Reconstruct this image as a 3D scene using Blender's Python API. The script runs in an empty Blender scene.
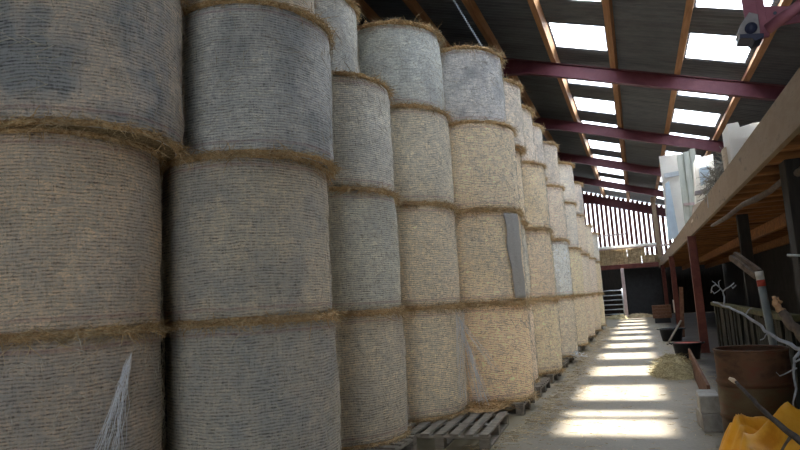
import bpy, math, random
from math import pi, sin, cos, radians
from mathutils import Vector, Matrix, noise
random.seed(7)
C = bpy.context.scene.collection
SC = bpy.context.scene

# ------------------------------------------------------------------ camera frame
F, VPX, VPY, LEAN, H = 604.0, 638.3, 289.2, .059, 1.45
_d = Vector((VPX-400, VPY-225, F)); _vy = -F*F/((VPX-400)*LEAN+(VPY-225))
_v = Vector((LEAN*_vy, _vy, F)); _d.normalize(); _v.normalize()
if _v.y > 0: _v = -_v
_x = _d.cross(_v)
def ray(px, py):
    c = Vector((px-400, py-225, F)); return Vector((c.dot(_x), c.dot(_d), c.dot(_v)))
def at(px, py, Y):            # point of the hall at depth Y
    r = ray(px, py); t = Y/r.y; return Vector((r.x*t, Y, H+r.z*t))
def atX(px, py, X):
    r = ray(px, py); t = X/r.x; return Vector((X, r.y*t, H+r.z*t))

# ------------------------------------------------------------------ materials
def nt(name):
    m = bpy.data.materials.new(name); m.use_nodes = True
    n = m.node_tree.nodes; l = m.node_tree.links; b = n['Principled BSDF']
    b.inputs['Roughness'].default_value = .85
    b.inputs['Specular IOR Level'].default_value = .25
    return m, n, l, b
def ramp(n, l, src, stops):
    r = n.new('ShaderNodeValToRGB'); e = r.color_ramp.elements
    e[0].position, e[0].color = stops[0][0], (*stops[0][1], 1)
    e[1].position, e[1].color = stops[-1][0], (*stops[-1][1], 1)
    for p, c in stops[1:-1]:
        x = e.new(p); x.color = (*c, 1)
    l.new(src, r.inputs[0]); return r.outputs[0]
def mix(n, l, a, b, fac, mode='MIX'):
    m = n.new('ShaderNodeMix'); m.data_type = 'RGBA'; m.blend_type = mode
    for s, v in ((0, fac), (6, a), (7, b)):
        if isinstance(v, (int, float)): m.inputs[s].default_value = v
        elif isinstance(v, tuple): m.inputs[s].default_value = (*v, 1)
        else: l.new(v, m.inputs[s])
    return m.outputs[2]
def coords(n, l, out='Object', scale=(1, 1, 1), rot=(0, 0, 0), src=None):
    t = n.new('ShaderNodeTexCoord') if src is None else None
    m = n.new('ShaderNodeMapping'); m.inputs['Scale'].default_value = scale; m.inputs['Rotation'].default_value = rot
    l.new(t.outputs[out] if t else src, m.inputs[0]); return m.outputs[0]
def noise_t(n, l, vec, scale, detail=4, rough=.6, dist=0):
    t = n.new('ShaderNodeTexNoise'); t.inputs['Scale'].default_value = scale; t.inputs['Detail'].default_value = detail
    t.inputs['Roughness'].default_value = rough; t.inputs['Distortion'].default_value = dist
    l.new(vec, t.inputs['Vector']); return t.outputs['Fac']
def math_n(n, l, op, a, b=None):
    m = n.new('ShaderNodeMath'); m.operation = op
    for i, v in enumerate((a, b)):
        if v is None: continue
        if isinstance(v, (int, float)): m.inputs[i].default_value = v
        else: l.new(v, m.inputs[i])
    return m.outputs[0]
def bump(n, l, b, h, strength, dist):
    k = n.new('ShaderNodeBump'); k.inputs['Strength'].default_value = strength; k.inputs['Distance'].default_value = dist
    l.new(h, k.inputs['Height']); l.new(k.outputs[0], b.inputs['Normal'])
def mat(name, c1, c2=None, scale=6, stretch=(1, 1, 1), rough=.85, metal=0, bmp=.3, bd=.01, c3=None, lo=.35, hi=.68):
    m, n, l, b = nt(name); c2 = c2 or tuple(x*.6 for x in c1)
    v = coords(n, l, 'Object', stretch); f = noise_t(n, l, v, scale, 6, .65, .3)
    stops = [(lo, c1), (hi, c2)] if c3 is None else [(lo, c1), ((lo+hi)/2, c3), (hi, c2)]
    l.new(ramp(n, l, f, stops), b.inputs['Base Color'])
    b.inputs['Roughness'].default_value = rough; b.inputs['Metallic'].default_value = metal
    if bmp: bump(n, l, b, f, bmp, bd)
    return m

def bale_material():
    m, n, l, b = nt('net_wrapped_straw')
    uv = n.new('ShaderNodeUVMap'); uv.uv_map = 'UVMap'
    oi = n.new('ShaderNodeObjectInfo')
    # shift pattern per bale
    add = n.new('ShaderNodeVectorMath'); add.operation = 'ADD'
    cmb = n.new('ShaderNodeCombineXYZ'); r10 = math_n(n, l, 'MULTIPLY', oi.outputs['Random'], 37.0)
    l.new(r10, cmb.inputs[2]); l.new(uv.outputs[0], add.inputs[0]); l.new(cmb.outputs[0], add.inputs[1])
    V = add.outputs[0]
    wob = noise_t(n, l, coords(n, l, scale=(2.2, 2.2, 1), src=V), 1.3, 3)
    # horizontal twine courses of the net, about 2 cm apart
    sep = n.new('ShaderNodeSeparateXYZ'); l.new(V, sep.inputs[0])
    vv = math_n(n, l, 'ADD', math_n(n, l, 'MULTIPLY', sep.outputs[1], 2*pi/.021), math_n(n, l, 'MULTIPLY', wob, 16.0))
    lines = math_n(n, l, 'SINE', vv)
    brk = noise_t(n, l, coords(n, l, scale=(22, 60, 1), src=V), 1.0, 4, .7)
    lines = math_n(n, l, 'MULTIPLY', math_n(n, l, 'MULTIPLY_ADD', lines, .5), 1.0)
    lines01 = math_n(n, l, 'ADD', lines, .5)
    strandsA = noise_t(n, l, coords(n, l, scale=(12, 80, 1), rot=(0, 0, .12), src=V), 1.0, 5, .75, .5)
    strandsB = noise_t(n, l, coords(n, l, scale=(70, 12, 1), rot=(0, 0, .7), src=V), 1.0, 5, .7, .9)
    strandsC = noise_t(n, l, coords(n, l, scale=(16, 80, 1), rot=(0, 0, -.5), src=V), 1.0, 4, .7, .8)
    big = noise_t(n, l, coords(n, l, scale=(1.6, 1.1, 1), src=V), 1.4, 5, .6)
    blot = noise_t(n, l, coords(n, l, scale=(3, 7, 1), src=V), 2.6, 6, .75)
    h = math_n(n, l, 'ADD', math_n(n, l, 'MULTIPLY', lines01, .24), math_n(n, l, 'MULTIPLY', strandsA, .75))
    h = math_n(n, l, 'ADD', h, math_n(n, l, 'MULTIPLY', strandsB, .75))
    h = math_n(n, l, 'ADD', h, math_n(n, l, 'MULTIPLY', strandsC, .75))
    shade = ramp(n, l, math_n(n, l, 'MULTIPLY', h, .42), [(.40, (.24, .215, .19)), (.47, (.66, .63, .59)), (.52, (1.15, 1.12, 1.06)), (.585, (2.6, 2.5, 2.3))])
    tint = mix(n, l, oi.outputs['Color'], shade, 1.0, 'MULTIPLY')
    warm = ramp(n, l, blot, [(.34, (.80, .79, .79)), (.66, (1.16, 1.14, 1.09))])
    tint = mix(n, l, tint, warm, 1.0, 'MULTIPLY')
    scr = None
    for sc_, rot, th_ in (((9, 15, 1), .2, .022), ((16, 8, 1), .9, .018), ((13, 19, 1), -.7, .02), ((24, 34, 1), .3, .03)):
        q = noise_t(n, l, coords(n, l, scale=sc_, rot=(0, 0, rot), src=V), 1.0, 2, .5, 1.2)
        q = math_n(n, l, 'LESS_THAN', math_n(n, l, 'ABSOLUTE', math_n(n, l, 'SUBTRACT', q, .5)), th_)
        scr = q if scr is None else math_n(n, l, 'MAXIMUM', scr, q)
    SCR = math_n(n, l, 'MULTIPLY', scr, math_n(n, l, 'MULTIPLY', brk, .95))
    tint = mix(n, l, tint, mix(n, l, oi.outputs['Color'], (1.9, 1.9, 1.85), 1.0, 'MULTIPLY'), SCR)
    # weathered blue grey patches, amount given by the bale
    st = ramp(n, l, big, [(.46, (0, 0, 0)), (.60, (1, 1, 1))])
    stf = n.new('ShaderNodeMath'); stf.operation = 'MULTIPLY'; l.new(st, stf.inputs[0]); l.new(oi.outputs['Alpha'], stf.inputs[1])
    tint = mix(n, l, tint, mix(n, l, (.135, .148, .165), shade, 1.0, 'MULTIPLY'), stf.outputs[0])
    tint = mix(n, l, tint, (.40, .41, .40), math_n(n, l, 'MULTIPLY', SCR, .5))
    # pink marker threads near the two ends of the roll
    sp = n.new('ShaderNodeSeparateXYZ'); l.new(uv.outputs[0], sp.inputs[0])
    vz = math_n(n, l, 'ADD', sp.outputs[1], math_n(n, l, 'MULTIPLY', wob, .03))
    pk = []
    for z0 in (.105, 1.135):
        d = math_n(n, l, 'ABSOLUTE', math_n(n, l, 'SUBTRACT', vz, z0))
        pk.append(math_n(n, l, 'LESS_THAN', d, .012))
    pf = math_n(n, l, 'MULTIPLY', math_n(n, l, 'MAXIMUM', *pk), math_n(n, l, 'MULTIPLY', brk, .5))
    tint = mix(n, l, tint, (.34, .12, .13), pf)
    l.new(tint, b.inputs['Base Color']); b.inputs['Roughness'].default_value = .8
    bump(n, l, b, h, .75, .012)
    return m
def straw_material(name, lo, mid, hi):
    m, n, l, b = nt(name)
    v = coords(n, l, 'Object'); f = noise_t(n, l, v, 38, 5, .8, .5); g = noise_t(n, l, v, 5, 3)
    c = ramp(n, l, f, [(.36, lo), (.5, mid), (.66, hi)])
    c = mix(n, l, c, ramp(n, l, g, [(.35, (.75, .72, .7)), (.65, (1.1, 1.08, 1.05))]), 1.0, 'MULTIPLY')
    l.new(c, b.inputs['Base Color']); bump(n, l, b, f, .6, .01)
    return m
def sheet_material():
    m, n, l, b = nt('grey_fibre_cement')
    v = coords(n, l, 'Object', (.6, 2.5, 1)); f = noise_t(n, l, v, 1.7, 6, .7)
    l.new(ramp(n, l, f, [(.3, (.065, .074, .088)), (.7, (.14, .155, .175))]), b.inputs['Base Color'])
    b.inputs['Roughness'].default_value = .5; b.inputs['Specular IOR Level'].default_value = .6
    return m
def skylight_material():
    m, n, l, b = nt('clear_plastic_sheet')
    n.remove(b); out = n['Material Output']
    tr = n.new('ShaderNodeBsdfTransparent'); tr.inputs[0].default_value = (.93, .96, 1, 1)
    tl = n.new('ShaderNodeBsdfTranslucent'); tl.inputs[0].default_value = (.88, .93, 1, 1)
    v = coords(n, l, 'Object'); f = noise_t(n, l, v, 3, 5)
    r = n.new('ShaderNodeMapRange'); l.new(f, r.inputs[0]); r.inputs[3].default_value = .34; r.inputs[4].default_value = .58
    mx = n.new('ShaderNodeMixShader'); l.new(r.outputs[0], mx.inputs[0]); l.new(tr.outputs[0], mx.inputs[1]); l.new(tl.outputs[0], mx.inputs[2])
    l.new(mx.outputs[0], out.inputs[0]); return m
def floor_material():
    m, n, l, b = nt('dusty_concrete')
    v = coords(n, l, 'Object'); f = noise_t(n, l, v, .9, 7, .65); g = noise_t(n, l, v, 26, 5, .7)
    c = ramp(n, l, f, [(.32, (.20, .168, .12)), (.55, (.26, .225, .17)), (.72, (.32, .285, .225))])
    c = mix(n, l, c, ramp(n, l, g, [(.35, (.84, .82, .78)), (.7, (1.1, 1.08, 1.04))]), 1.0, 'MULTIPLY')
    # straw dust gathers along the stacks
    sx = n.new('ShaderNodeSeparateXYZ'); l.new(v, sx.inputs[0])
    mr = n.new('ShaderNodeMapRange'); mr.inputs[1].default_value = -.75; mr.inputs[2].default_value = -1.5
    l.new(math_n(n, l, 'ADD', sx.outputs[0], math_n(n, l, 'MULTIPLY', f, .5)), mr.inputs[0])
    c = mix(n, l, c, (.30, .25, .14), math_n(n, l, 'MULTIPLY', mr.outputs[0], .55))
    # shade under the loft, painted into the floor colour as dark brown
    loft_shade = n.new('ShaderNodeMapRange'); loft_shade.inputs[1].default_value = .8; loft_shade.inputs[2].default_value = 1.1
    l.new(math_n(n, l, 'ADD', sx.outputs[0], math_n(n, l, 'MULTIPLY', math_n(n, l, 'SUBTRACT', f, .5), 1.0)), loft_shade.inputs[0])
    c = mix(n, l, c, (.035, .028, .02), loft_shade.outputs[0])
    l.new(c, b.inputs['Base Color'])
    rr = n.new('ShaderNodeMapRange'); l.new(f, rr.inputs[0]); rr.inputs[3].default_value = .42; rr.inputs[4].default_value = .75
    l.new(rr.outputs[0], b.inputs['Roughness']); b.inputs['Specular IOR Level'].default_value = .4
    bump(n, l, b, g, .25, .006); return m

M = {}
M['bale'] = bale_material()
M['end'] = straw_material('cut_straw_end', (.10, .07, .035), (.26, .19, .10), (.45, .35, .2))
M['fringe'] = straw_material('brown_straw_fringe', (.28, .17, .075), (.58, .39, .19), (.84, .64, .38))
M['loose'] = straw_material('pale_loose_straw', (.38, .28, .15), (.60, .47, .28), (.86, .73, .50))
M['stray'] = straw_material('bleached_straw', (.36, .32, .24), (.56, .52, .42), (.80, .76, .66))
M['hay'] = straw_material('greenish_hay', (.24, .20, .10), (.46, .40, .23), (.68, .60, .38))
M['sheet'] = sheet_material()
M['sky'] = skylight_material()
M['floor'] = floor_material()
M['purlin'] = mat('orange_timber', (.34, .17, .075), (.50, .28, .14), 3, (8, .5, 8), .7)
M['maroon'] = mat('maroon_painted_steel', (.115, .032, .045), (.17, .055, .068), 3, (1, 1, 1), .5, 0, .1)
M['redpost'] = mat('rusty_red_steel', (.10, .026, .02), (.16, .05, .035), 5, (1, 1, 1), .55, 0, .2)
M['fascia'] = mat('pale_weathered_plank', (.25, .175, .11), (.10, .065, .04), 2.6, (6, 1, 3), .8, 0, .5, .01, (.30, .22, .145), .4, .72)
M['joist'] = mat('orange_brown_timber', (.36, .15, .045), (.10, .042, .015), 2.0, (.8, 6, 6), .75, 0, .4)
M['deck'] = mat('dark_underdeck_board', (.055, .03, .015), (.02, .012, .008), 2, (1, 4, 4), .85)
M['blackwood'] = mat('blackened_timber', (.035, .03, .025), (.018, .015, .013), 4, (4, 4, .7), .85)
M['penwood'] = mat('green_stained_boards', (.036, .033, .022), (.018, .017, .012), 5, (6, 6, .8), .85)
M['moss'] = mat('mossy_rail', (.13, .11, .05), (.06, .06, .025), 9, (1, 1, 1), .9)
M['slat'] = mat('maroon_stained_boards', (.20, .085, .075), (.12, .045, .04), 3, (5, 5, .6), .8)
M['wall'] = mat('dark_block_wall', (.055, .05, .045), (.03, .028, .026), 2.5)
M['pallet'] = mat('weathered_pallet_wood', (.30, .26, .205), (.16, .13, .10), 4, (5, 1.2, 5), .85, 0, .5)
M['whitepost'] = mat('pinkish_white_paint', (.62, .50, .48), (.42, .30, .28), 5, (1, 1, 1), .6)
M['galv'] = mat('galvanised_metal', (.50, .52, .53), (.33, .35, .36), 8, (1, 1, 1), .4, .6, .1)
M['rust'] = mat('rusted_drum_steel', (.125, .042, .024), (.05, .026, .018), 3.2, (1, 1, 2.2), .65, .15, .5, .008, (.11, .06, .034))
M['drumgrey'] = mat('rusted_drum_olive', (.115, .09, .048), (.12, .045, .025), 4.2, (1, 1, 2.5), .6, .15, .4, .008, (.10, .07, .04))
M['black'] = mat('black_rubber', (.018, .019, .022), (.03, .032, .035), 6, (1, 1, 1), .5, 0, .1)
M['red'] = mat('red_plastic', (.42, .06, .03), (.30, .04, .025), 6, (1, 1, 1), .5, 0, 0)
M['water'] = mat('grey_water', (.35, .4, .43), (.28, .33, .36), 6, (1, 1, 1), .08, 0, .05)
M['tarp'] = mat('orange_yellow_tarpaulin', (.72, .30, .015), (.60, .22, .01), 4, (1, 1, 1), .5, 0, .3, .01, (.80, .38, .03))
M['blue_branch'] = mat('lichen_grey_bark', (.36, .38, .42), (.20, .20, .21), 14, (1, 1, 1), .8, 0, .5)
M['dark_branch'] = mat('dark_bark', (.075, .055, .045), (.035, .028, .024), 14, (1, 1, 1), .85, 0, .5)
M['brown_branch'] = mat('grey_brown_bark', (.17, .13, .10), (.08, .06, .05), 14, (1, 1, 1), .85, 0, .5)
M['tipwood'] = mat('broken_pale_wood', (.50, .32, .18), (.35, .18, .09), 22)
M['concrete'] = mat('pale_concrete', (.42, .40, .36), (.25, .23, .20), 6, (1, 1, 1), .9, 0, .5)
M['plank'] = mat('reddish_old_plank', (.22, .115, .07), (.12, .055, .035), 3, (5, 1, 5), .85)
M['white'] = mat('chalk_white_board', (.78, .76, .72), (.62, .58, .53), 2.5, (1, 1, 1), .7, 0, .1)
M['card'] = mat('cream_cardboard', (.66, .56, .44), (.52, .42, .31), 3, (1, 1, 1), .8, 0, .1)
def milky(name, c):
    m = mat(name, c, tuple(x*.85 for x in c), 3, (1, 1, 1), .5, 0, .1); n = m.node_tree.nodes; l = m.node_tree.links
    b = n['Principled BSDF']; tl = n.new('ShaderNodeBsdfTranslucent'); tl.inputs[0].default_value = (*c, 1)
    mx = n.new('ShaderNodeMixShader'); mx.inputs[0].default_value = .55
    l.new(b.outputs[0], mx.inputs[1]); l.new(tl.outputs[0], mx.inputs[2]); l.new(mx.outputs[0], n['Material Output'].inputs[0]); return m
M['white'] = milky('milky_white_sheet', (.92, .90, .85))
M['bluewhite'] = mat('blue_white_sheet', (.58, .68, .76), (.45, .55, .64), 3, (1, 1, 1), .5, 0, .1)
M['greengrey'] = mat('green_grey_plastic', (.62, .64, .56), (.45, .48, .42), 4, (4, 4, .5), .5, 0, .1)
M['greybits'] = mat('grey_dry_stalks', (.30, .29, .24), (.16, .15, .13), 8)
M['pink'] = mat('faded_pink_steel', (.36, .14, .175), (.24, .075, .10), 7, (1, 1, 1), .5, .1, .2)
M['steelgrey'] = mat('dirty_grey_steel', (.36, .33, .32), (.20, .18, .19), 9, (1, 1, 1), .45, .3, .3)
M['blueblack'] = mat('blue_black_rubber', (.03, .035, .07), (.05, .05, .08), 9, (1, 1, 1), .4, 0, .1)
M['greynet'] = mat('grey_double_net', (.50, .47, .42), (.30, .29, .27), 16, (3, 3, 7), .8, 0, .6)
M['net'] = mat('white_net_thread', (.80, .80, .80), (.66, .67, .70), 9, (1, 1, 1), .6, 0, 0)
M['pipe'] = mat('grey_green_pipe', (.26, .29, .28), (.17, .19, .19), 6, (1, 1, 1), .45, .1, .1)
M['zinc'] = mat('zinc_chain', (.50, .58, .66), (.35, .42, .50), 30, (1, 1, 1), .35, .5, .1)

# ------------------------------------------------------------------ mesh helpers
class MB:
    def __init__(s): s.v = []; s.f = []; s.mi = []; s.cur = 0
    def add(s, vs, fs):
        o = len(s.v); s.v += [tuple(v) for v in vs]; s.f += [tuple(i+o for i in f) for f in fs]; s.mi += [s.cur]*len(fs); return s
    def box(s, lo, hi, mtx=None):
        x0, y0, z0 = lo; x1, y1, z1 = hi
        vs = [Vector(p) for p in ((x0,y0,z0),(x1,y0,z0),(x1,y1,z0),(x0,y1,z0),(x0,y0,z1),(x1,y0,z1),(x1,y1,z1),(x0,y1,z1))]
        if mtx: vs = [mtx @ v for v in vs]
        return s.add(vs, [(0,3,2,1),(4,5,6,7),(0,1,5,4),(1,2,6,5),(2,3,7,6),(3,0,4,7)])
    def bar(s, a, b, w, h, up=(0,0,1)):
        a, b = Vector(a), Vector(b); d = (b-a); L = d.length; d.normalize(); u = Vector(up)
        r = d.cross(u)
        if r.length < 1e-4: r = d.cross(Vector((1,0,0)))
        r.normalize(); u = r.cross(d)
        vs = []
        for p in (a, b):
            for sx, sz in ((-1,-1),(1,-1),(1,1),(-1,1)): vs.append(p+r*w/2*sx+u*h/2*sz)
        return s.add(vs, [(3,2,1,0),(4,5,6,7),(0,1,5,4),(1,2,6,5),(2,3,7,6),(3,0,4,7)])
    def tube(s, pts, rad, seg=10, wob=0.0):
        pts = [Vector(p) for p in pts]; n = len(pts)
        if not isinstance(rad, (list, tuple)): rad = [rad]*n
        vs = []; ref = Vector((.3,.2,.93))
        for i, p in enumerate(pts):
            t = (pts[min(i+1,n-1)]-pts[max(i-1,0)]).normalized()
            a = t.cross(ref)
            if a.length < .05: a = t.cross(Vector((1,0,0)))
            a.normalize(); b = t.cross(a)
            for k in range(seg):
                th = 2*pi*k/seg; rr = rad[i]*(1+wob*random.uniform(-1,1)); vs.append(p+a*cos(th)*rr+b*sin(th)*rr)
        fs = [(i*seg+k, i*seg+(k+1)%seg, (i+1)*seg+(k+1)%seg, (i+1)*seg+k) for i in range(n-1) for k in range(seg)]
        fs += [tuple(range(seg))[::-1], tuple((n-1)*seg+k for k in range(seg))]
        return s.add(vs, fs)
    def lathe(s, prof, seg=48, cap=(True, True), c=(0,0,0), fn=None):
        vs = []
        for r, z in prof:
            for k in range(seg):
                th = 2*pi*k/seg; q = r if fn is None else fn(r, z, th)
                vs.append((c[0]+q*cos(th), c[1]+q*sin(th), c[2]+z))
        n = len(prof)
        fs = [(i*seg+k, i*seg+(k+1)%seg, (i+1)*seg+(k+1)%seg, (i+1)*seg+k) for i in range(n-1) for k in range(seg)]
        if cap[0]: fs.append(tuple(range(seg))[::-1])
        if cap[1]: fs.append(tuple((n-1)*seg+k for k in range(seg)))
        return s.add(vs, fs)
    def strand(s, p, d, L, w, bend=.3):
        p = Vector(p); d = Vector(d).normalized(); r = Vector((random.gauss(0,1),random.gauss(0,1),random.gauss(0,1)))
        side = d.cross(r)
        if side.length < 1e-4: side = Vector((1,0,0))
        side.normalize(); nrm = side.cross(d); k = random.uniform(-bend, bend)*L
        m = p+d*L*.5+nrm*k; e = p+d*L+Vector((0,0,-abs(k)*.5))
        return s.add([p-side*w/2, p+side*w/2, m-side*w/2, m+side*w/2, e-side*w/4, e+side*w/4], [(0,1,3,2),(2,3,5,4)])
    def mesh(s, name, mats, smooth=False):
        me = bpy.data.meshes.new(name); me.from_pydata(s.v, [], s.f)
        for m in (mats if isinstance(mats, (list, tuple)) else [mats]): me.materials.append(m)
        if len(me.materials) > 1: me.polygons.foreach_set('material_index', s.mi)
        if smooth: me.polygons.foreach_set('use_smooth', [True]*len(me.polygons))
        me.update(); return me
    def build(s, name, mats, parent=None, smooth=False, bevel=0, loc=None):
        o = bpy.data.objects.new(name, s.mesh(name, mats, smooth)); C.objects.link(o)
        if parent is not None: o.parent = parent
        if loc is not None: o.location = loc
        if bevel:
            b = o.modifiers.new('bevel', 'BEVEL'); b.width = bevel; b.segments = 2; b.limit_method = 'ANGLE'
        return o
def tag(o, label, cat, group=None, kind=None):
    o['label'] = label; o['category'] = cat
    if group: o['group'] = group
    if kind: o['kind'] = kind
    return o
def empty(name, loc=(0,0,0), rz=0, **k):
    o = bpy.data.objects.new(name, None); C.objects.link(o); o.location = loc; o.rotation_euler.z = rz; o.empty_display_size = .1
    return tag(o, k['label'], k['cat'], k.get('group')) if k else o
def struct(o): o['kind'] = 'structure'; return o
def copy_tree(o, parent=None):
    c = o.copy(); C.objects.link(c)
    if parent is not None: c.parent = parent
    for ch in list(o.children): copy_tree(ch, c)
    return c
ORD = ['', 'first', 'second', 'third', 'fourth', 'fifth', 'sixth', 'seventh', 'eighth', 'ninth', 'tenth', 'eleventh', 'twelfth', 'thirteenth',
       'fourteenth', 'fifteenth', 'sixteenth', 'seventeenth', 'eighteenth', 'nineteenth', 'twentieth']

# ------------------------------------------------------------------ the building
XL, XR, Y0, Y1 = -5.4, 4.4, -3.0, 37.3
SL = -.313
def zr(x): return 6.72+SL*x
PX = 1.3
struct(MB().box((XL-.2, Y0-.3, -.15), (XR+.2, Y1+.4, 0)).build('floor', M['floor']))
struct(MB().box((XL-.2, Y0, 0), (XL, Y1, zr(XL)+.05)).build('wall_left', M['wall']))
struct(MB().box((XR, Y0, 0), (XR+.2, Y1, zr(XR)-.05)).build('wall_right', M['wall']))
SKY = [5.9, 8.45, 10.56]+[13.05+2.66*k for k in range(0, 9)]
SKYH = .66
def corrugated(mb, xa, xb, ya, yb):
    n = max(2, int(round((yb-ya)/.0183))); vs = []
    for i in range(n+1):
        y = ya+(yb-ya)*i/n; dz = .03*sin(2*pi*y/.146)
        for x in (xa, xb): vs.append((x, y, zr(x)+dz))
    mb.add(vs, [(2*i, 2*i+1, 2*i+3, 2*i+2) for i in range(n)])
cm = MB(); prev = Y0-.3; wn = 0
for yc in SKY:
    corrugated(cm, XL-.1, XR+.1, prev, yc-SKYH)
    for xa, xb in ((XL-.1, -PX+.13), (-.11, PX+.13), (2*PX-.11, XR+.1)): corrugated(cm, xa, xb, yc-SKYH, yc+SKYH)
    for xa in (-PX, PX):
        wn += 1; w = MB(); corrugated(w, xa+.13, xa+PX-.11, yc-SKYH, yc+SKYH)
        struct(w.build('window_%d' % wn, M['sky'], smooth=True))
    prev = yc+SKYH
corrugated(cm, XL-.1, XR+.1, prev, Y1+.3)
struct(cm.build('ceiling', M['sheet'], smooth=True))

# purlins (timber) and rafters (steel), one object each
pur_names = {-4: 'over the back of the straw stacks', -3: 'high above the tall near stacks', -2: 'just above the tops of the stacks', -1: 'along the left edge of the aisle skylights',
             0: 'along the right edge of the aisle skylights', 1: 'along the left edge of the loft skylights', 2: 'along the right edge of the loft skylights', 3: 'low down above the loft'}
for k, where in pur_names.items():
    x = k*PX; z = zr(x)
    o = MB().bar((x, Y0, z-.13), (x, Y1-.02, z-.13), .12, .19, (-SL, 0, 1)).build('roof_purlin', M['purlin'])
    tag(o, 'orange timber roof purlin running ' + where, 'roof beam', 'timber roof purlins')
RY = [3.3+5.5*k for k in range(0, 6)]+[37.0]; RY[1] = 8.62
raft_lab = ['nearest above the camera', 'first one over the drum and near aisle', 'crossing the roof in front of the second skylight pair', 'second crossing seen above the aisle', 'third crossing seen above the aisle',
            'fourth crossing, deep in the barn', 'last one against the slatted gable']
for i, y in enumerate(RY):
    def prof(x, top):
        z = zr(x)-.24
        if top: return z
        d = .33 if i < 6 else .5
        if x < -1.9: d += min(.42, (-1.9-x)*.16)
        return z-d
    t = empty('steel_rafter', (0, y, 0), label='maroon steel roof rafter, ' + raft_lab[i], cat='roof beam', group='maroon steel rafters')
    xs = [XL+.01, -4.5, -3.2, -1.9, 0, 2, XR-.01]
    web = MB(); fl1 = MB(); fl2 = MB()
    for a, b in zip(xs[:-1], xs[1:]):
        za0, za1, zb0, zb1 = prof(a,0), prof(a,1), prof(b,0), prof(b,1)
        web.add([(a,-.006,za0),(b,-.006,zb0),(b,-.006,zb1),(a,-.006,za1),(a,.006,za0),(b,.006,zb0),(b,.006,zb1),(a,.006,za1)],
                [(0,1,2,3),(7,6,5,4),(0,4,5,1),(3,2,6,7),(0,3,7,4),(1,5,6,2)])
        for mb, z0, z1 in ((fl1, za0, zb0), (fl2, za1-.014, zb1-.014)):
            mb.add([(a,-.075,z0),(b,-.075,z1),(b,.075,z1),(a,.075,z0),(a,-.075,z0+.014),(b,-.075,z1+.014),(b,.075,z1+.014),(a,.075,z0+.014)],
                   [(3,2,1,0),(4,5,6,7),(0,1,5,4),(1,2,6,5),(2,3,7,6),(3,0,4,7)])
    web.build('web', M['maroon'], t); fl1.build('bottom_flange', M['maroon'], t); fl2.build('top_flange', M['maroon'], t)

# far gable: maroon boards with daylight gaps
g = MB(); x = XL+.02
while x < XR-.1:
    w = .165; g.box((x, Y1, 2.7), (x+w, Y1+.03, zr(x+w)-.03)); x += w+.085
struct(g.build('wall_far', M['slat']))
low = MB(); x = XL
k = 0
while x < XR:
    w = .2; gap = .0
    low.box((x, Y1, 0), (min(x+w, XR), Y1+.03, 2.72)); x += w+gap; k += 1
struct(low.build('wall_far_lower', M['blackwood']))
for nm, za, zb, lab in (('upper', 4.0, 3.86, 'pale horizontal rail nailed across the slatted gable'),):
    tag(MB().box((-2.4, Y1-.07, 3.78), (1.9, Y1-.005, 3.9)).build('gable_rail', M['whitepost']), lab, 'rail')
tag(MB().box((XL+.05, Y1-.07, 4.62), (-.35, Y1-.005, 4.72)).build('gable_rail', M['whitepost']), 'short pale rail higher on the slatted gable, left part', 'rail')
# near gable: unseen wall behind the photographer, doorway added to light the near bales
nw = MB()
nw.box((XL, Y0-.2, 0), (-1.9, Y0, zr(-1.9))); nw.box((.7, Y0-.2, 0), (XR, Y0, zr(XR))); nw.box((-1.9, Y0-.2, 2.7), (.7, Y0, zr(.7)))
nw.add([(XL,Y0,zr(-1.9)),(-1.9,Y0,zr(-1.9)),(XL,Y0,zr(XL))], [(0,1,2)]); nw.add([(-1.9,Y0,zr(2.6)),(2.6,Y0,zr(2.6)),(-1.9,Y0,zr(-1.9))], [(0,1,2)])
struct(nw.build('wall_near', M['wall']))

# ------------------------------------------------------------------ round bales
BR, BH = .65, 1.2
def body_mesh(seed):
    mb = MB(); seg = 112; rows = 34; uvs = []
    prof = []
    for i in range(rows+1):
        t = i/rows; z = t*BH; e = min(z, BH-z)
        r = BR*(1.0+.012*sin(pi*t)) - (.05*(1-e/.05)**2 if e < .05 else 0)
        prof.append((r, z))
    for r, z in prof:
        for k in range(seg):
            th = 2*pi*k/seg
            q = Vector((cos(th)*1.6, sin(th)*1.6, z*2.0+seed*7.3))
            d = .016*noise.noise(q*1.2)+.008*noise.noise(q*3.3)+.004*noise.noise(Vector((cos(th)*2, sin(th)*2, z*16+seed)))
            # slack folds of net
            mb.v.append(((r+d)*cos(th), (r+d)*sin(th), z))
    for i in range(rows):
        for k in range(seg):
            mb.f.append((i*seg+k, i*seg+(k+1)%seg, (i+1)*seg+(k+1)%seg, (i+1)*seg+k)); mb.mi.append(0)
            u0, u1 = 2*pi*BR*k/seg, 2*pi*BR*(k+1)/seg; z0, z1 = prof[i][1], prof[i+1][1]
            uvs += [(u0,z0),(u1,z0),(u1,z1),(u0,z1)]
    for base, rev in ((0, True), (rows*seg, False)):
        ids = [base+k for k in range(seg)]
        if rev: ids = ids[::-1]
        mb.f.append(tuple(ids)); mb.mi.append(1); uvs += [(mb.v[i][0], mb.v[i][1]) for i in ids]
    me = mb.mesh('straw_body', [M['bale'], M['end']], True)
    uv = me.uv_layers.new(name='UVMap')
    for i, c in enumerate(uvs): uv.data[i].uv = c
    return me
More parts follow.
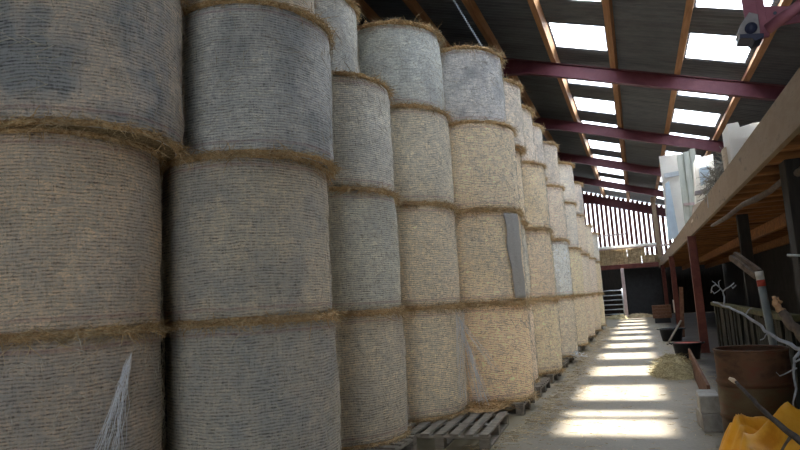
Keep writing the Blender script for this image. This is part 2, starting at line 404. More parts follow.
def fringe_mesh(seed, n=1500, thick=.03):
    random.seed(seed); mb = MB(); seg = 150; ms = 8
    vs = []
    for k in range(seg):
        th = 2*pi*k/seg
        q = Vector((cos(th)*5, sin(th)*5, seed*3.1)); t = thick*(1+.7*noise.noise(q)+.35*noise.noise(q*3.7)); dz = .018*noise.noise(q*.6)
        for j in range(ms):
            ph = 2*pi*j/ms; rr = (BR-.012)+cos(ph)*t*.9+random.uniform(-.004,.004); vs.append((rr*cos(th), rr*sin(th), dz+sin(ph)*t*.62+random.uniform(-.004,.004)))
    mb.add(vs, [(k*ms+j, ((k+1)%seg)*ms+j, ((k+1)%seg)*ms+(j+1)%ms, k*ms+(j+1)%ms) for k in range(seg) for j in range(ms)])
    for i in range(n):
        mb.cur = 1 if random.random() < .55 else 0
        th = random.uniform(0, 2*pi); dens = noise.noise(Vector((cos(th)*4, sin(th)*4, seed*2.2)))
        if dens < -.25 and random.random() < .6: continue
        out = Vector((cos(th), sin(th), 0)); tan = Vector((-sin(th), cos(th), 0))
        p = out*(BR+random.uniform(-.01,thick*.75))+Vector((0,0,random.uniform(-.02,.02)))
        d = tan*random.uniform(-1,1)*1.5+out*random.uniform(.05,.5)+Vector((0,0,random.gauss(-.18,.35)))
        mb.strand(p, d, random.uniform(.04,.12)*(1.8 if random.random() < .08 else 1), random.uniform(.003,.0065))
    return mb.mesh('straw_fringe', [M['fringe'], M['loose']])
def strays_mesh(seed, n=1500):
    random.seed(seed); mb = MB()
    for i in range(n):
        th = random.uniform(0, 2*pi); z = random.uniform(.05, BH-.05)
        out = Vector((cos(th), sin(th), 0)); tan = Vector((-sin(th), cos(th), 0)); a = random.gauss(0, .8)
        mb.strand(out*(BR+.014)+Vector((0,0,z)), tan*cos(a)*random.choice((-1,1))+Vector((0,0,sin(a)))+out*random.uniform(-.02,.10), random.uniform(.03,.15), random.uniform(.0025,.005), .22)
    return mb.mesh('stray_straw', M['stray'])
BODIES = [body_mesh(s) for s in range(5)]
FR = [fringe_mesh(s) for s in range(10, 14)]
FRT = [fringe_mesh(s, 2200, .042) for s in range(20, 23)]
ST = [strays_mesh(s) for s in range(30, 33)]
random.seed(11)
ZL = [.15, 1.385, 2.585, 3.755, 4.80]
GREYB = (.29, .31, .31, .35)
# stack: (x, y, radius, levels, {level: (dx, dy, radius)}, {level: colour})
STK = [
 (-3.58, 2.91, .64, 4, {3: (.17, .0, .67), 4: (.0, .0, .66)}, {1: (.25,.205,.165,.4), 2: (.33,.265,.20,.3), 3: (.33,.285,.245,.9), 4: (.3,.3,.27,.4)}),
 (-2.92, 4.12, .65, 4, {1: (.03, 0, .65), 3: (.08, .02, .65), 4: (-.04, .04, .63)}, {1: (.26,.24,.21,.5), 2: (.31,.275,.225,.5), 3: (.31,.315,.32,.6), 4: (.38,.33,.26,.2)}),
 (-2.93, 5.70, .65, 4, {4: (-.36, .05, .64)}, {1: (.34,.305,.25,.25), 2: (.34,.335,.30,.3), 3: (.38,.37,.34,.2), 4: (.33,.33,.31,.5)}),
 (-2.66, 7.02, .65, 4, {4: (-.04, 0, .655)}, {1: (.45,.39,.30,.1), 2: (.44,.38,.295,.1), 3: (.42,.385,.32,.1), 4: (.35,.37,.365,.35)}),
 (-2.06, 8.12, .66, 4, {4: (-.04, .0, .62)}, {1: (.54,.43,.30,.0), 2: (.52,.435,.32,.2), 3: (.52,.44,.33,.05), 4: (.38,.38,.39,.6)}),
 (-2.20, 9.47, .64, 4, {4: (.10, 0, .64)}, {2: (.50,.46,.38,.3)}),
 (-2.00, 10.85, .65, 4, {4: (-.15, 0, .65)}, {}),
 (-2.16, 12.15, .64, 4, {}, {}),
 (-1.98, 13.50, .65, 4, {4: (-.02, 0, .62)}, {2: (.56,.57,.56,.3)}),
 (-2.16, 14.85, .64, 4, {}, {}),
 (-1.96, 16.20, .65, 4, {}, {}),
 (-2.14, 17.60, .64, 4, {}, {}),
 (-1.96, 19.00, .65, 4, {}, {}),
 (-2.12, 20.40, .64, 4, {}, {}),
 (-1.95, 21.80, .65, 3, {}, {}),
 (-2.10, 23.20, .64, 3, {}, {}),
 (-1.94, 24.60, .65, 3, {}, {}),
]
LEV = {1: 'bottom', 2: 'second from the floor', 3: 'third from the floor', 4: 'top'}
def colour_word(c):
    if c[3] >= .6: return 'weathered blue-grey'
    if c[0]-c[2] > .2: return 'golden'
    if c[0]-c[2] > .1: return 'straw-coloured' if c[0] > .4 else 'brownish'
    return 'pale grey' if c[0] > .45 else 'grey'
def make_bale(i, lev, x, y, z, r, h, col, top):
    cw = colour_word(col)
    pos = '%s stack from the left' % ORD[i+1] if i < len(STK)-1 else 'farthest stack of the row'
    ww = {1: 'lowest', 2: 'second from the floor', 3: ('topmost' if top else 'third from the floor'), 4: 'topmost'}[lev]
    t = empty('round_bale', (x, y, z), random.uniform(0, 2*pi), label='%s round straw bale, %s in the %s' % (cw, ww, pos), cat='straw bale', group='round straw bales stacked along the aisle')
    t.scale = (r/BR, r/BR, 1)
    def part(name, me, zz=0, sc=None):
        o = bpy.data.objects.new(name, me); C.objects.link(o); o.parent = t; o.location.z = zz
        if sc: o.scale = sc
        return o
    b = part('straw_body', BODIES[(i*3+lev) % 5], 0, (1, 1, h/BH)); b.color = col
    f = part('straw_fringe', (FRT if top else FR)[(i+lev) % 3], h-.004); f.rotation_euler.z = random.uniform(0, 6)
    if i < 7 or lev == 1:
        f = part('straw_fringe', FR[(i+lev+1) % 4], .012, (.985, .985, .8)); f.rotation_euler.z = random.uniform(0, 6)
    if i < 9: part('stray_straw', ST[(i+lev) % 3], 0, (1, 1, h/BH))
    for c in t.children:
        if c.name.startswith(('stray','straw_fringe')): c['kind'] = 'stuff'
    if i == 4 and lev == 2:      # torn grey strip of double net down its right side
        g = MB(); nu, nv = 14, 26; vs = []
        a0 = math.atan2(-y, -x)+.90-t.rotation_euler.z
        for j in range(nv+1):
            v = j/nv; zz = .05+v*(h-.1); wd = .20+.07*noise.noise(Vector((v*4, 3, 1)))
            for q in range(nu+1):
                th = a0+(q/nu-.5)*2*wd+.05*noise.noise(Vector((v*3, 7, 2)))+(v-.5)*-.12
                rr = BR+.04+.009*noise.noise(Vector((th*9, v*7, 5))); vs.append((rr*cos(th), rr*sin(th), zz))
        g.add(vs, [(j*(nu+1)+q, j*(nu+1)+q+1, (j+1)*(nu+1)+q+1, (j+1)*(nu+1)+q) for j in range(nv) for q in range(nu)])
        go = g.build('net_strip', M['greynet'], t, True); go['label'] = 'grey torn strip of net'
        so_ = go.modifiers.new('thick', 'SOLIDIFY'); so_.thickness = .003
    return t
for i, (x, y, r, nl, off, cols) in enumerate(STK):
    jz = random.uniform(-.012, .012)
    for lev in range(1, nl+1):
        dx, dy, rr = off.get(lev, (random.uniform(-.02,.02), random.uniform(-.02,.02), r)) if lev > 1 or 1 in off else (0, 0, r)
        if i < 5 and lev not in off: dx = dy = 0
        col = cols.get(lev)
        if col is None:
            if lev == 4 or (lev == 3 and i % 3 == 1): col = (.50+random.uniform(-.03,.03), .45, .39, random.uniform(.1,.4))
            else: col = (.53, .45+random.uniform(-.015,.015), .335+random.uniform(-.02,.04), .05)
        z0 = ZL[lev-1]+(jz if lev > 1 else 0); z1 = ZL[lev]+jz
        if lev == nl and i > 7: z1 -= random.uniform(0, .1)
        make_bale(i, lev, x+dx, y+dy, z0, rr, z1-z0, col, lev == nl)

# ------------------------------------------------------------------ pallets
def make_pallet():
    t = empty('wooden_pallet', label='x', cat='pallet', group='wooden pallets under the stacks')
    W, D = 1.2, 1.0        # W along x, D along y; boards run along x
    for k in range(7):
        y = -D/2+.05+k*(D-.1)/6
        MB().box((-W/2, y-.046, .122), (W/2, y+.046, .144)).build('deck_board', M['pallet'], t, bevel=.003)
    for ix in (-1, 0, 1):
        MB().box((ix*(W/2-.05)-.05, -D/2, .10), (ix*(W/2-.05)+.05, D/2, .122)).build('stringer_board', M['pallet'], t, bevel=.003)
        for iy in (-1, 0, 1):
            MB().box((ix*(W/2-.05)-.05, iy*(D/2-.05)-.05, .02), (ix*(W/2-.05)+.05, iy*(D/2-.05)+.05, .10)).build('block', M['pallet'], t, bevel=.004)
    for iy in (-1, 0, 1):
        MB().box((-W/2, iy*(D/2-.05)-.05, 0), (W/2, iy*(D/2-.05)+.05, .02)).build('bottom_board', M['pallet'], t, bevel=.003)
    return t
pal = make_pallet()
first = True
for i, (x, y, r, nl, off, cols) in enumerate(STK):
    o = pal if first else copy_tree(pal); first = False
    a = random.uniform(-.03, .03)
    px = {3: x-.46, 0: x, 1: x}.get(i, x) if i < 4 else -2.05+random.uniform(-.03,.03)
    o.location = (px if i != 2 else x+.12, y+{2: -.35, 3: .1, 4: .0}.get(i, 0), 0); o.rotation_euler.z = a
    o['label'] = 'grey weathered wooden pallet under the %s stack of bales from the left' % ORD[i+1] if i < len(STK)-1 else 'grey wooden pallet under the farthest stack of bales'
# the empty pallet that juts into the aisle between the fourth and fifth stacks
o = copy_tree(pal); o.rotation_euler.z = radians(92.5)
o['label'] = 'empty slatted pallet jutting into the aisle between the fourth and fifth stacks'; EMPTY_PALLET = o
o.location = (-2.01, 6.49, .0)

# ------------------------------------------------------------------ floor straw and torn net
random.seed(5)
mb = MB()
for k in range(5200):
    y = 4.2+22*random.random()**1.6; q = random.random()
    x = -1.35+abs(random.gauss(0, .22)) if q < .72 else random.uniform(-1.2, 1.0)
    if y < 7.2 and q < .72: x -= (7.2-y)*.28
    a = random.uniform(0, 2*pi)
    mb.strand((x, y, .004+random.random()*.008), (cos(a), sin(a), random.uniform(-.01,.06)), random.uniform(.04,.14), random.uniform(.003,.006), .1)
tag(mb.build('scattered_straw', M['loose']), 'loose straw scattered over the concrete floor beside the pallets', 'straw', kind='stuff')
def strand_heap(name, c, rx, ry, hz, n, m, lab, cat='straw'):
    mb = MB(); seg = 36; rings = 8; vs = []
    for i in range(rings+1):
        t = i/rings
        for k in range(seg):
            th = 2*pi*k/seg; w = 1+.2*noise.noise(Vector((cos(th)*2, sin(th)*2, c[0]*3+c[1])))
            vs.append((c[0]+rx*t*w*cos(th), c[1]+ry*t*w*sin(th), c[2]+max(0.002, hz*(1-t*t)*(1+.3*noise.noise(Vector((t*4*cos(th), t*4*sin(th), c[1]))))) ))
    mb.add(vs, [(i*seg+k, i*seg+(k+1)%seg, (i+1)*seg+(k+1)%seg, (i+1)*seg+k) for i in range(rings) for k in range(seg)])
    for k in range(n):
        t = math.sqrt(random.random())*1.05; th = random.uniform(0, 2*pi); a = random.uniform(0, 2*pi)
        mb.strand((c[0]+rx*t*cos(th), c[1]+ry*t*sin(th), c[2]+max(.01, hz*(1-t*t))+random.uniform(0,.02)), (cos(a), sin(a), random.uniform(-.2,.5)), random.uniform(.06,.2), random.uniform(.004,.008), .3)
    return tag(mb.build(name, m), lab, cat, kind='stuff')
strand_heap('hay_heap', (.42, 11.4, 0), .36, .8, .28, 1500, M['hay'], 'small heap of pale hay on the floor in front of the black tub', 'hay')
strand_heap('straw_heap', (-1.9, 7.25, .15), .32, .28, .05, 500, M['fringe'], 'straw spilled on the empty pallet beside the fourth stack')
strand_heap('straw_heap', (-1.1, 33.2, 0), .55, .5, .25, 300, M['hay'], 'heap of greenish straw below the metal gate at the far end')
strand_heap('straw_heap', (-.1, 34.2, 0), .8, .5, .2, 300, M['loose'], 'sunlit straw spread on the floor before the dark doorway')

def net(name, lines, lab):
    mb = MB()
    for pts, r in lines: mb.tube(pts, r, 4)
    return tag(mb.build(name, M['net']), lab, 'netting')
def sag(a, b, n, s, j=.01):
    a, b = Vector(a), Vector(b); return [a.lerp(b, i/n)+Vector((random.uniform(-j,j), random.uniform(-j,j), -s*sin(pi*i/n)+random.uniform(-j,j))) for i in range(n+1)]
random.seed(9)
L = []
for k in range(26):     # torn net fanning from the seam down to the empty pallet
    a = at(459+random.uniform(-2,2), 322+random.uniform(-6,4), 6.95+random.uniform(-.03,.03)); b = at(480+random.uniform(-9,12), 398+random.uniform(-3,9), 7.15)
    if k > 18: b = at(497+random.uniform(-5,4), 368+random.uniform(-12,4), 7.30)
    L.append((sag(a, b, 8, .02, .006), .0016))
for k in range(16):
    a = at(470+random.uniform(-2,2), 350+random.uniform(-6,4), 6.99); b = at(480+random.uniform(-3,8), 402, 7.15)
    L.append((sag(a, b, 8, .0, .008), .0016))
net('torn_netting', L, 'white torn bale netting stretched from the fourth stack down to the empty pallet')
L = []
for k in range(16):
    a = at(460+random.uniform(-4,5), 312+random.uniform(-3,3), 6.83); b = at(461+random.uniform(-6,5), 398, 6.83)
    L.append((sag(a, b, 9, .0, .012), .0016))
net('torn_netting', L, 'grey strip of slack netting hanging in the gap right of the fourth stack')
L = []
def on1(px, py, rad=.672):
    r = ray(px, py); cx, cy = STK[0][0], STK[0][1]; a = r.x**2+r.y**2; b = -2*(r.x*cx+r.y*cy); c = cx*cx+cy*cy-rad*rad
    D = max(0, b*b-4*a*c); t = (-b-math.sqrt(D))/2/a; return Vector((r.x*t, r.y*t, H+r.z*t))
for k in range(30):
    u = random.random(); top = (132-u*8, 352+u*16); bot = (92+random.random()*34, 456)
    pts = [on1(top[0]+(bot[0]-top[0])*s+random.uniform(-2,2), top[1]+(bot[1]-top[1])*s) for s in [j/8 for j in range(9)]]
    L.append((pts, .0012))
net('torn_netting', L, 'ragged white netting hanging down the bottom bale of the nearest stack')
# small white rag of net at the foot of the ninth stack
random.seed(3); L = []
for k in range(34):
    c = at(579+random.uniform(-6,5), 354+random.uniform(-2.5,2.5), 13.4-.55+random.uniform(-.1,.1)); c.x += .0
    L.append((sag(c, c+Vector((random.uniform(-.12,.12), random.uniform(-.12,.12), random.uniform(-.03,.05))), 4, .01, .01), .004))
net('torn_netting', L, 'crumpled white netting lying at the foot of a middle stack')

# ------------------------------------------------------------------ loft on the right
LX, LZ = 1.20, 2.55
LY0, LY1 = 3.3, 36.8
ln = MB().box((LX, LY0, LZ), (LX+.055, LY1, LZ+.37)).build('loft_edge_board', M['fascia'], bevel=.006)
tag(ln, 'long pale weathered board along the edge of the loft', 'board')
dk = MB(); y = LY0
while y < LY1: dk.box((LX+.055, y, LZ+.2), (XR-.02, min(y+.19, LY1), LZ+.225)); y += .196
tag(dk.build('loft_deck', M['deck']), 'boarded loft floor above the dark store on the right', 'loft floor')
y = LY0+.06; k = 0
while y < LY1-.1:
    w = .13
    o = MB().box((LX+.057, y, LZ+.0), (XR-.01, y+w, LZ+.198)).build('loft_joist', M['joist'])
    lab = 'orange-brown loft joist, %s from the near end of the loft' % (ORD[k+1] if k < 20 else 'one of the farther ones')
    if k >= 20: lab = 'one of the small far loft joists beyond the nearest twenty'
    tag(o, lab, 'joist', 'loft joists'); y += .62; k += 1
for n, xx in enumerate((2.35, 3.5)):
    tag(MB().box((xx, LY0, LZ-.2), (xx+.1, LY1, LZ-.004)).build('loft_beam', M['joist']), ('long timber beam carrying the loft joists, nearer the aisle', 'long timber beam carrying the loft joists, deeper in the dark')[n], 'beam', 'beams under the loft')
# gnarled pole slung under the joists
pts = [at(*p, Y) for *p, Y in ((712,226,9.3),(726,218,8.6),(742,205,8.0),(756,199,7.5),(770,191,7.1),(784,180,6.7),(800,172,6.3),(815,160,6.0))]
for p in pts: p.z = min(p.z, LZ-.05)
tag(MB().tube(pts, [.02,.03,.027,.034,.03,.033,.036,.036], 8, .12).build('gnarled_pole', M['brown_branch'], smooth=True), 'crooked grey-brown pole slung under the loft joists', 'pole')

def red_post(X, Y, lab):
    t = empty('steel_post', (X, Y, 0), label=lab, cat='post', group='red steel posts under the loft')
    MB().box((-.085,-.085,.012), (.085,.085,LZ-.012)).build('shaft', M['redpost'], t, bevel=.006)
    MB().box((-.1,-.1,0), (.1,.1,.012)).build('base_plate', M['redpost'], t)
    MB().box((-.09,-.09,LZ-.012), (.09,.09,LZ)).build('cap_plate', M['redpost'], t)
    return t
red_post(1.22, 14.9, 'rusty red steel post under the loft, nearest and tallest in view')
red_post(1.22, 23.8, 'rusty red steel post under the loft, second from the camera')
red_post(1.22, 32.2, 'thin far red steel post at the end of the loft')
tag(MB().box((1.36, 6.35, 0), (1.62, 6.6, LZ)).build('timber_post', M['blackwood'], bevel=.01), 'thick dark timber post under the near part of the loft', 'post')
tag(MB().box((1.60, 11.0, 0), (1.76, 11.15, LZ)).build('timber_post', M['blackwood'], bevel=.01), 'thin black timber post behind the boarded pen', 'post')
# white tag on post
tag(MB().box((1.10, 23.72, .55), (1.135, 23.9, 1.0)).build('notice_board', M['white']), 'small white board fixed to the second red post', 'board')

# boarded pen below the loft
t = empty('pen_wall', (1.45, 0, 0), label='low dark pen wall of upright boards with a mossy top rail', cat='pen wall')
mb = MB(); y = 7.5
random.seed(4)
while y < 14.4:
    w = random.uniform(.14,.2); dx = random.choice((0, .03)); mb.box((dx, y, .0), (dx+.026, y+w-.014, random.uniform(.98,1.03))); y += w
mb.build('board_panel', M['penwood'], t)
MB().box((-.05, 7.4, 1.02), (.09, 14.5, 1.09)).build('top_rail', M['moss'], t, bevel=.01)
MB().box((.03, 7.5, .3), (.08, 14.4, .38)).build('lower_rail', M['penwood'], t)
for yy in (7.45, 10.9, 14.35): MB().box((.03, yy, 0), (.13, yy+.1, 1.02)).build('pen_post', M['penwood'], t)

# ------------------------------------------------------------------ oil drum
def drum():
    t = empty('oil_drum', (.87, 6.22, 0), label='rusty open-topped steel oil drum standing on the floor', cat='drum')
    R = .292; Hh = .88
    prof = [(R-.02, 0.0), (R+.004, .005), (R+.006, .02), (R-.002, .03)]
    for zc in (.295, .59):
        prof += [(R-.002, zc-.03), (R+.004, zc-.016), (R+.014, zc), (R+.004, zc+.016), (R-.002, zc+.03)]
    for z in (.72, .74, .76, .78, .80, .82, .84): prof += [(R-.002+(.0035 if int(round(z*100)) % 4 == 0 else 0), z)]
    prof += [(R-.002, Hh-.02)]
    def fn(r, z, th): return r+.003*noise.noise(Vector((cos(th)*3, sin(th)*3, z*5)))
    mb = MB()
    mb.lathe([p for p in prof if p[1] <= .575], 72, (True, False), fn=fn)
    mb.lathe([p for p in prof if p[1] >= .555], 72, (False, False), fn=fn)
    mb.lathe([(R-.012, Hh-.02), (R-.012, .05), (.001, .05)], 72, (False, False), fn=fn)
    mb.build('drum_shell', M['rust'], t, True)
    MB().lathe([(R+.0035, .32), (R+.004, .44), (R+.0035, .56)], 72, (False, False), fn=fn).build('olive_band', M['drumgrey'], t, True)
    rim = MB(); seg = 72; ms = 8
    rim.add([((R+cos(2*pi*j/ms)*.009)*cos(2*pi*k/seg), (R+cos(2*pi*j/ms)*.009)*sin(2*pi*k/seg), Hh-.012+sin(2*pi*j/ms)*.009) for k in range(seg) for j in range(ms)],
            [(k*ms+j, ((k+1)%seg)*ms+j, ((k+1)%seg)*ms+(j+1)%ms, k*ms+(j+1)%ms) for k in range(seg) for j in range(ms)])
    rim.build('rolled_rim', M['rust'], t, True)
drum()

# ------------------------------------------------------------------ blocks, plank, tubs, crate
def conblock(x, y, z, rz, lab):
    t = tag(MB().box((-.095,-.22,0), (.095,.22,.175)).build('concrete_block', M['concrete'], bevel=.012), lab, 'block', 'concrete blocks beside the drum')
    t.location = (x, y, z); t.rotation_euler.z = rz
conblock(.545, 7.10, 0, .06, 'pale concrete block on the floor, lower of the two left of the drum')
conblock(.555, 7.12, .176, -.02, 'pale concrete block resting on another, left of the drum')
pl = MB(); a, b = Vector((.62, 7.7, .0)), Vector((.74, 12.2, .0))
pl.bar(a+Vector((0,0,.17)), b+Vector((0,0,.17)), .035, .34)
tag(pl.build('edging_plank', M['plank'], bevel=.006), 'long reddish plank set on edge between drum and tubs', 'plank')
tag(MB().box((.78, 7.9, 0), (1.2, 8.3, .36)).build('wooden_box', M['plank'], bevel=.008), 'low dark reddish wooden box behind the long plank', 'box')
def tub(x, y, r, h, lab, inner, innername, inlab):
    t = empty('rubber_tub', (x, y, 0), label=lab, cat='tub', group='black tubs on the right of the aisle')
    MB().lathe([(r*.8, 0), (r*.98, h-.03), (r*1.04, h-.025), (r*1.04, h), (r*.97, h), (r*.95, h-.04), (r*.78, .03), (.001, .03)], 48, (True, False)).build('tub_shell', M['black'], t, True)
    o = MB().lathe([(.001, h-.02), (r*.955, h-.02), (r*.955, h-.012), (.001, h-.012)], 40, (False, False)).build(innername, inner, t)
    o['label'] = inlab
    for s in (-1, 1):
        MB().tube([(s*r*1.02, -.07, h-.03), (s*(r*1.02+.05), -.05, h-.01), (s*(r*1.02+.05), .05, h-.01), (s*r*1.02, .07, h-.03)], .011, 8).build('handle', M['black'], t, True)
tub(.80, 13.7, .27, .33, 'black rubber tub with red contents in front of the tall red post', M['red'], 'red_feed', 'red surface inside the tub')
tub(.72, 18.3, .30, .34, 'black rubber tub full of pale water, farther down the aisle', M['water'], 'water_surface', 'pale shiny water')
tag(MB().bar((.55, 17.0, .02), (.98, 18.0, .55), .05, .03).build('leaning_lath', M['pallet']), 'short pale lath leaning against the water tub', 'lath')
tag(MB().bar(at(683,337,18.75), at(681,287,18.85), .1, .04, (0,1,0)).build('leaning_board', M['plank']), 'pointed reddish board standing against the second red post', 'board')
t = empty('plank_crate', (.82, 27.9, 0), label='brown plank crate on dark skids near the far end', cat='crate')
for k in range(4): MB().box((-.36,-.3,.2+.135*k), (.36,.3,.2+.135*k+.125)).build('plank', M['plank'], t, bevel=.004)
MB().box((-.3,-.28,0), (.3,.28,.2)).build('skid', M['black'], t)

# ------------------------------------------------------------------ pipe, boards, branches
t = empty('leaning_pipe', label='grey-green pipe with a red and white end leaning behind the drum', cat='pipe')
a, b = at(775, 352, 6.75), at(759, 272, 6.75); b2 = a.lerp(b, .94)
MB().tube([a-(b-a)*((a.z-.0)/(b.z-a.z)), b], .034, 14).build('pipe_tube', M['pipe'], t, True)
MB().tube([a.lerp(b,.82), a.lerp(b,.90)], .037, 14).build('red_band', M['red'], t, True)
MB().tube([a.lerp(b,.90), a.lerp(b,1.01)], .0365, 14).build('white_end', M['white'], t, True)
for n, (p, q) in enumerate((((731,257),(757,277)), ((735,254),(760,272)))):
    tag(MB().bar(at(*p, 8.4), at(*q, 8.0), .045, .06).build('broken_board', M['brown_branch']), ('lower of two broken grey boards propped in the dark under the loft', 'upper of two broken grey boards propped in the dark under the loft')[n], 'board', 'broken boards under the loft')
tag(MB().tube([at(787,255,6.33), at(812,256,6.33)], .011, 8).build('metal_rod', M['galv'], smooth=True), 'short bright metal rod sticking out of the dark at the right', 'rod')
def wob(ps, Ya, Yb, sub=3, j=.008):
    out = []; n = len(ps)-1
    for i in range(n):
        for s in range(sub):
            f = s/sub; px = ps[i][0]+(ps[i+1][0]-ps[i][0])*f; py = ps[i][1]+(ps[i+1][1]-ps[i][1])*f
            out.append(at(px, py, Ya+(Yb-Ya)*(i+f)/n)+Vector([random.uniform(-j,j) for _ in range(3)]))
    out.append(at(*ps[-1], Yb)); return out
def taper(n, a, b): return [a+(b-a)*i/(n-1) for i in range(n)]
random.seed(21)
t = empty('bare_branch', label='bare bluish-grey branch with twigs reaching in from the right', cat='branch')
p = wob([(845,372),(820,358),(800,350),(786,343),(770,334),(756,323),(742,313),(728,307),(713,302)], 4.3, 5.2); MB().tube(p, taper(len(p), .016, .006), 8, .15).build('main_stem', M['blue_branch'], t, True)
for ps, Ya, Yb, ra, rb in (([(800,351),(794,358),(793,372),(796,388),(793,402),(796,415)], 4.5, 4.45, .014, .007), ([(746,316),(748,310),(752,308)], 4.95, 4.95, .007, .004),
                       ([(797,368),(788,372),(780,376)], 4.45, 4.5, .007, .004), ([(768,333),(764,338),(760,340)], 4.8, 4.8, .006, .004), ([(780,376),(776,372)], 4.5, 4.5, .004, .003), ([(796,362),(806,354)], 4.45, 4.4, .008, .006),
                       ([(724,305),(724,297),(723,290)], 5.1, 5.15, .009, .007),
                       ([(723,291),(716,284),(712,287),(711,293)], 5.15, 5.2, .007, .004), ([(723,291),(729,287),(734,283)], 5.15, 5.1, .007, .005), ([(716,284),(712,281)], 5.2, 5.2, .006, .004),
                       ([(720,289),(714,294),(711,290)], 5.15, 5.2, .005, .004), ([(731,286),(733,288),(736,285)], 5.15, 5.1, .005, .004), ([(719,287),(718,282),(721,280)], 5.15, 5.2, .005, .003)):
    p = wob(ps, Ya, Yb, 2, .004); MB().tube(p, taper(len(p), ra*.75, rb*.7), 6, .2).build('twig', M['blue_branch'], t, True)
t = empty('broken_branch', label='thick dark branch with a split orange-brown end, at the right edge', cat='branch')
p = wob([(835,378),(815,350),(800,334),(790,322),(782,312)], 5.0, 5.2); MB().tube(p, taper(len(p), .045, .032), 10, .12).build('main_stem', M['brown_branch'], t, True)
p = wob([(783,313),(778,307),(775,301),(773,297)], 5.2, 5.25); MB().tube(p, taper(len(p), .030, .010), 8, .35).build('split_end', M['tipwood'], t, True)
p = wob([(778,307),(781,302),(778,297)], 5.25, 5.2, 2); MB().tube(p, taper(len(p), .013, .005), 6, .3).build('splinter', M['tipwood'], t, True)
t = empty('dark_stick', label='long dark stick lying diagonally across drum and orange tarpaulin', cat='stick')
p = wob([(850,478),(822,458),(800,441),(785,430),(770,417),(757,404),(746,392),(736,382)], 3.4, 4.95, 3, .004); MB().tube(p, taper(len(p), .022, .012), 8, .12).build('main_stem', M['dark_branch'], t, True)
p = [at(737,383,4.95), at(733,380,4.96), at(729,378,4.96)]; MB().tube(p, [.012,.018,.010], 8, .2).build('pale_tip', M['card'], t, True)
p = [at(792,435,4.02), at(786,443,4.02), at(781,452,4.02)]; MB().tube(p, [.009,.008,.007], 6, .2).build('twig', M['brown_branch'], t, True)

# ------------------------------------------------------------------ orange tarpaulin heap
def tarp():
    nx, ny = 70, 60; vs = []
    x0, x1, y0, y1 = .33, 1.7, 3.9, 5.3
    for j in range(ny+1):
        for i in range(nx+1):
            u, v = i/nx, j/ny; x = x0+(x1-x0)*u; y = y0+(y1-y0)*v
            q = Vector((x*2.1+.35*sin(y*3), y*2.1, 3.7)); 
            f1 = 1-abs(noise.noise(q*1.5))*3; f2 = 1-abs(noise.noise(q*3.1+Vector((9,2,1))))*2.6
            ridge = max(0, 1-abs((x-.62)-(y-4.6)*.55-.28)/.22); ss = lambda t: max(0, min(1, t))**.6
            env = ss(u*7)*min(1, (1-u)*4+.4)*ss(v*3)*ss((1-v)*3.2)
            z = .02+env*(.44+.12*f1+.06*f2+.07*ridge+.09*u)
            x += .03*noise.noise(q*1.7+Vector((4,4,4))); vs.append((x, y, z))
    mb = MB().add(vs, [(j*(nx+1)+i, j*(nx+1)+i+1, (j+1)*(nx+1)+i+1, (j+1)*(nx+1)+i) for j in range(ny) for i in range(nx)])
    o = mb.build('orange_tarpaulin', M['tarp'], None, True)
    s = o.modifiers.new('thick', 'SOLIDIFY'); s.thickness = .006
    tag(o, 'crumpled orange-yellow tarpaulin heaped on the floor before the drum', 'tarpaulin')
tarp()
tag(MB().lathe([(.09,0),(.12,.02),(.13,.12),(.11,.13),(.001,.13)], 28, (True, False), c=(1.02, 3.80, .26)).build('red_cap', M['red'], smooth=True, loc=(0, 0, 0)), 'dull red plastic cap lying against the orange tarpaulin', 'cap')

# ------------------------------------------------------------------ things stored on the loft
DZ = LZ+.226
def quadslab(name, pts, Y, depth, m, lab=None, cat=None, group=None, parent=None, bevel=.004, drop=False):
    """a slab whose front face has the given outline at depth Y and a real thickness going back"""
    P = [at(px, py, Y) for px, py in pts]; n = len(P)
    if drop:
        zm = sum(p.z for p in P)/n
        for p in P:
            if p.z < zm: p.z = DZ+.002
    B = [p+Vector((0, depth, 0)) for p in P]
    o = MB().add(P+B, [tuple(range(n)), tuple(range(2*n-1, n-1, -1))]+[(i, i+n, (i+1)%n+n, (i+1)%n) for i in range(n)]).build(name, m, parent, bevel=bevel)
    if lab: tag(o, lab, cat, group)
    return o
def up(px, py, Y): return at(px, py, Y)
# tall boards and sheets leaning at the loft edge
def leaning(name, xa, xb, Y, z0, z1, lean, th, m, lab, cat, group=None, lx=0):
    P = [(xa,Y,z0),(xb,Y,z0),(xb+lx,Y+lean,z1),(xa+lx,Y+lean,z1)]; B = [(p[0], p[1]+th, p[2]) for p in P]
    o = MB().add(P+B, [(0,1,2,3),(7,6,5,4),(0,4,5,1),(1,5,6,2),(2,6,7,3),(3,7,4,0)]).build(name, m, bevel=.004)
    return tag(o, lab, cat, group)
def span(pxa, pxb, pyt, Y):
    a = at(pxa, pyt, Y); b = at(pxb, pyt, Y); return a.x, b.x, a.z
xa, xb, zt = span(659, 684, 156, 20.3)
leaning('white_board', max(xa,.78), xb, 20.2, DZ+.14, zt, .15, .05, M['white'], 'large white board standing tall at the loft edge', 'board')
xa, xb, zt = span(655, 661, 160, 22.5)
tag(MB().bar((1.20, 33.5, LZ+.37), (1.16, 33.5, zr(1.2)-.24), .26, .2).build('loft_upright', M['fascia'], bevel=.01), 'weathered brown upright post at the far left of the loft goods', 'post')
xa, xb, zt = span(678, 695, 155, 17.2)
t = empty('corrugated_sheets', (xa, 17.2, DZ), label='stack of grey-green ribbed plastic sheets standing on the loft', cat='sheets')
n = 5
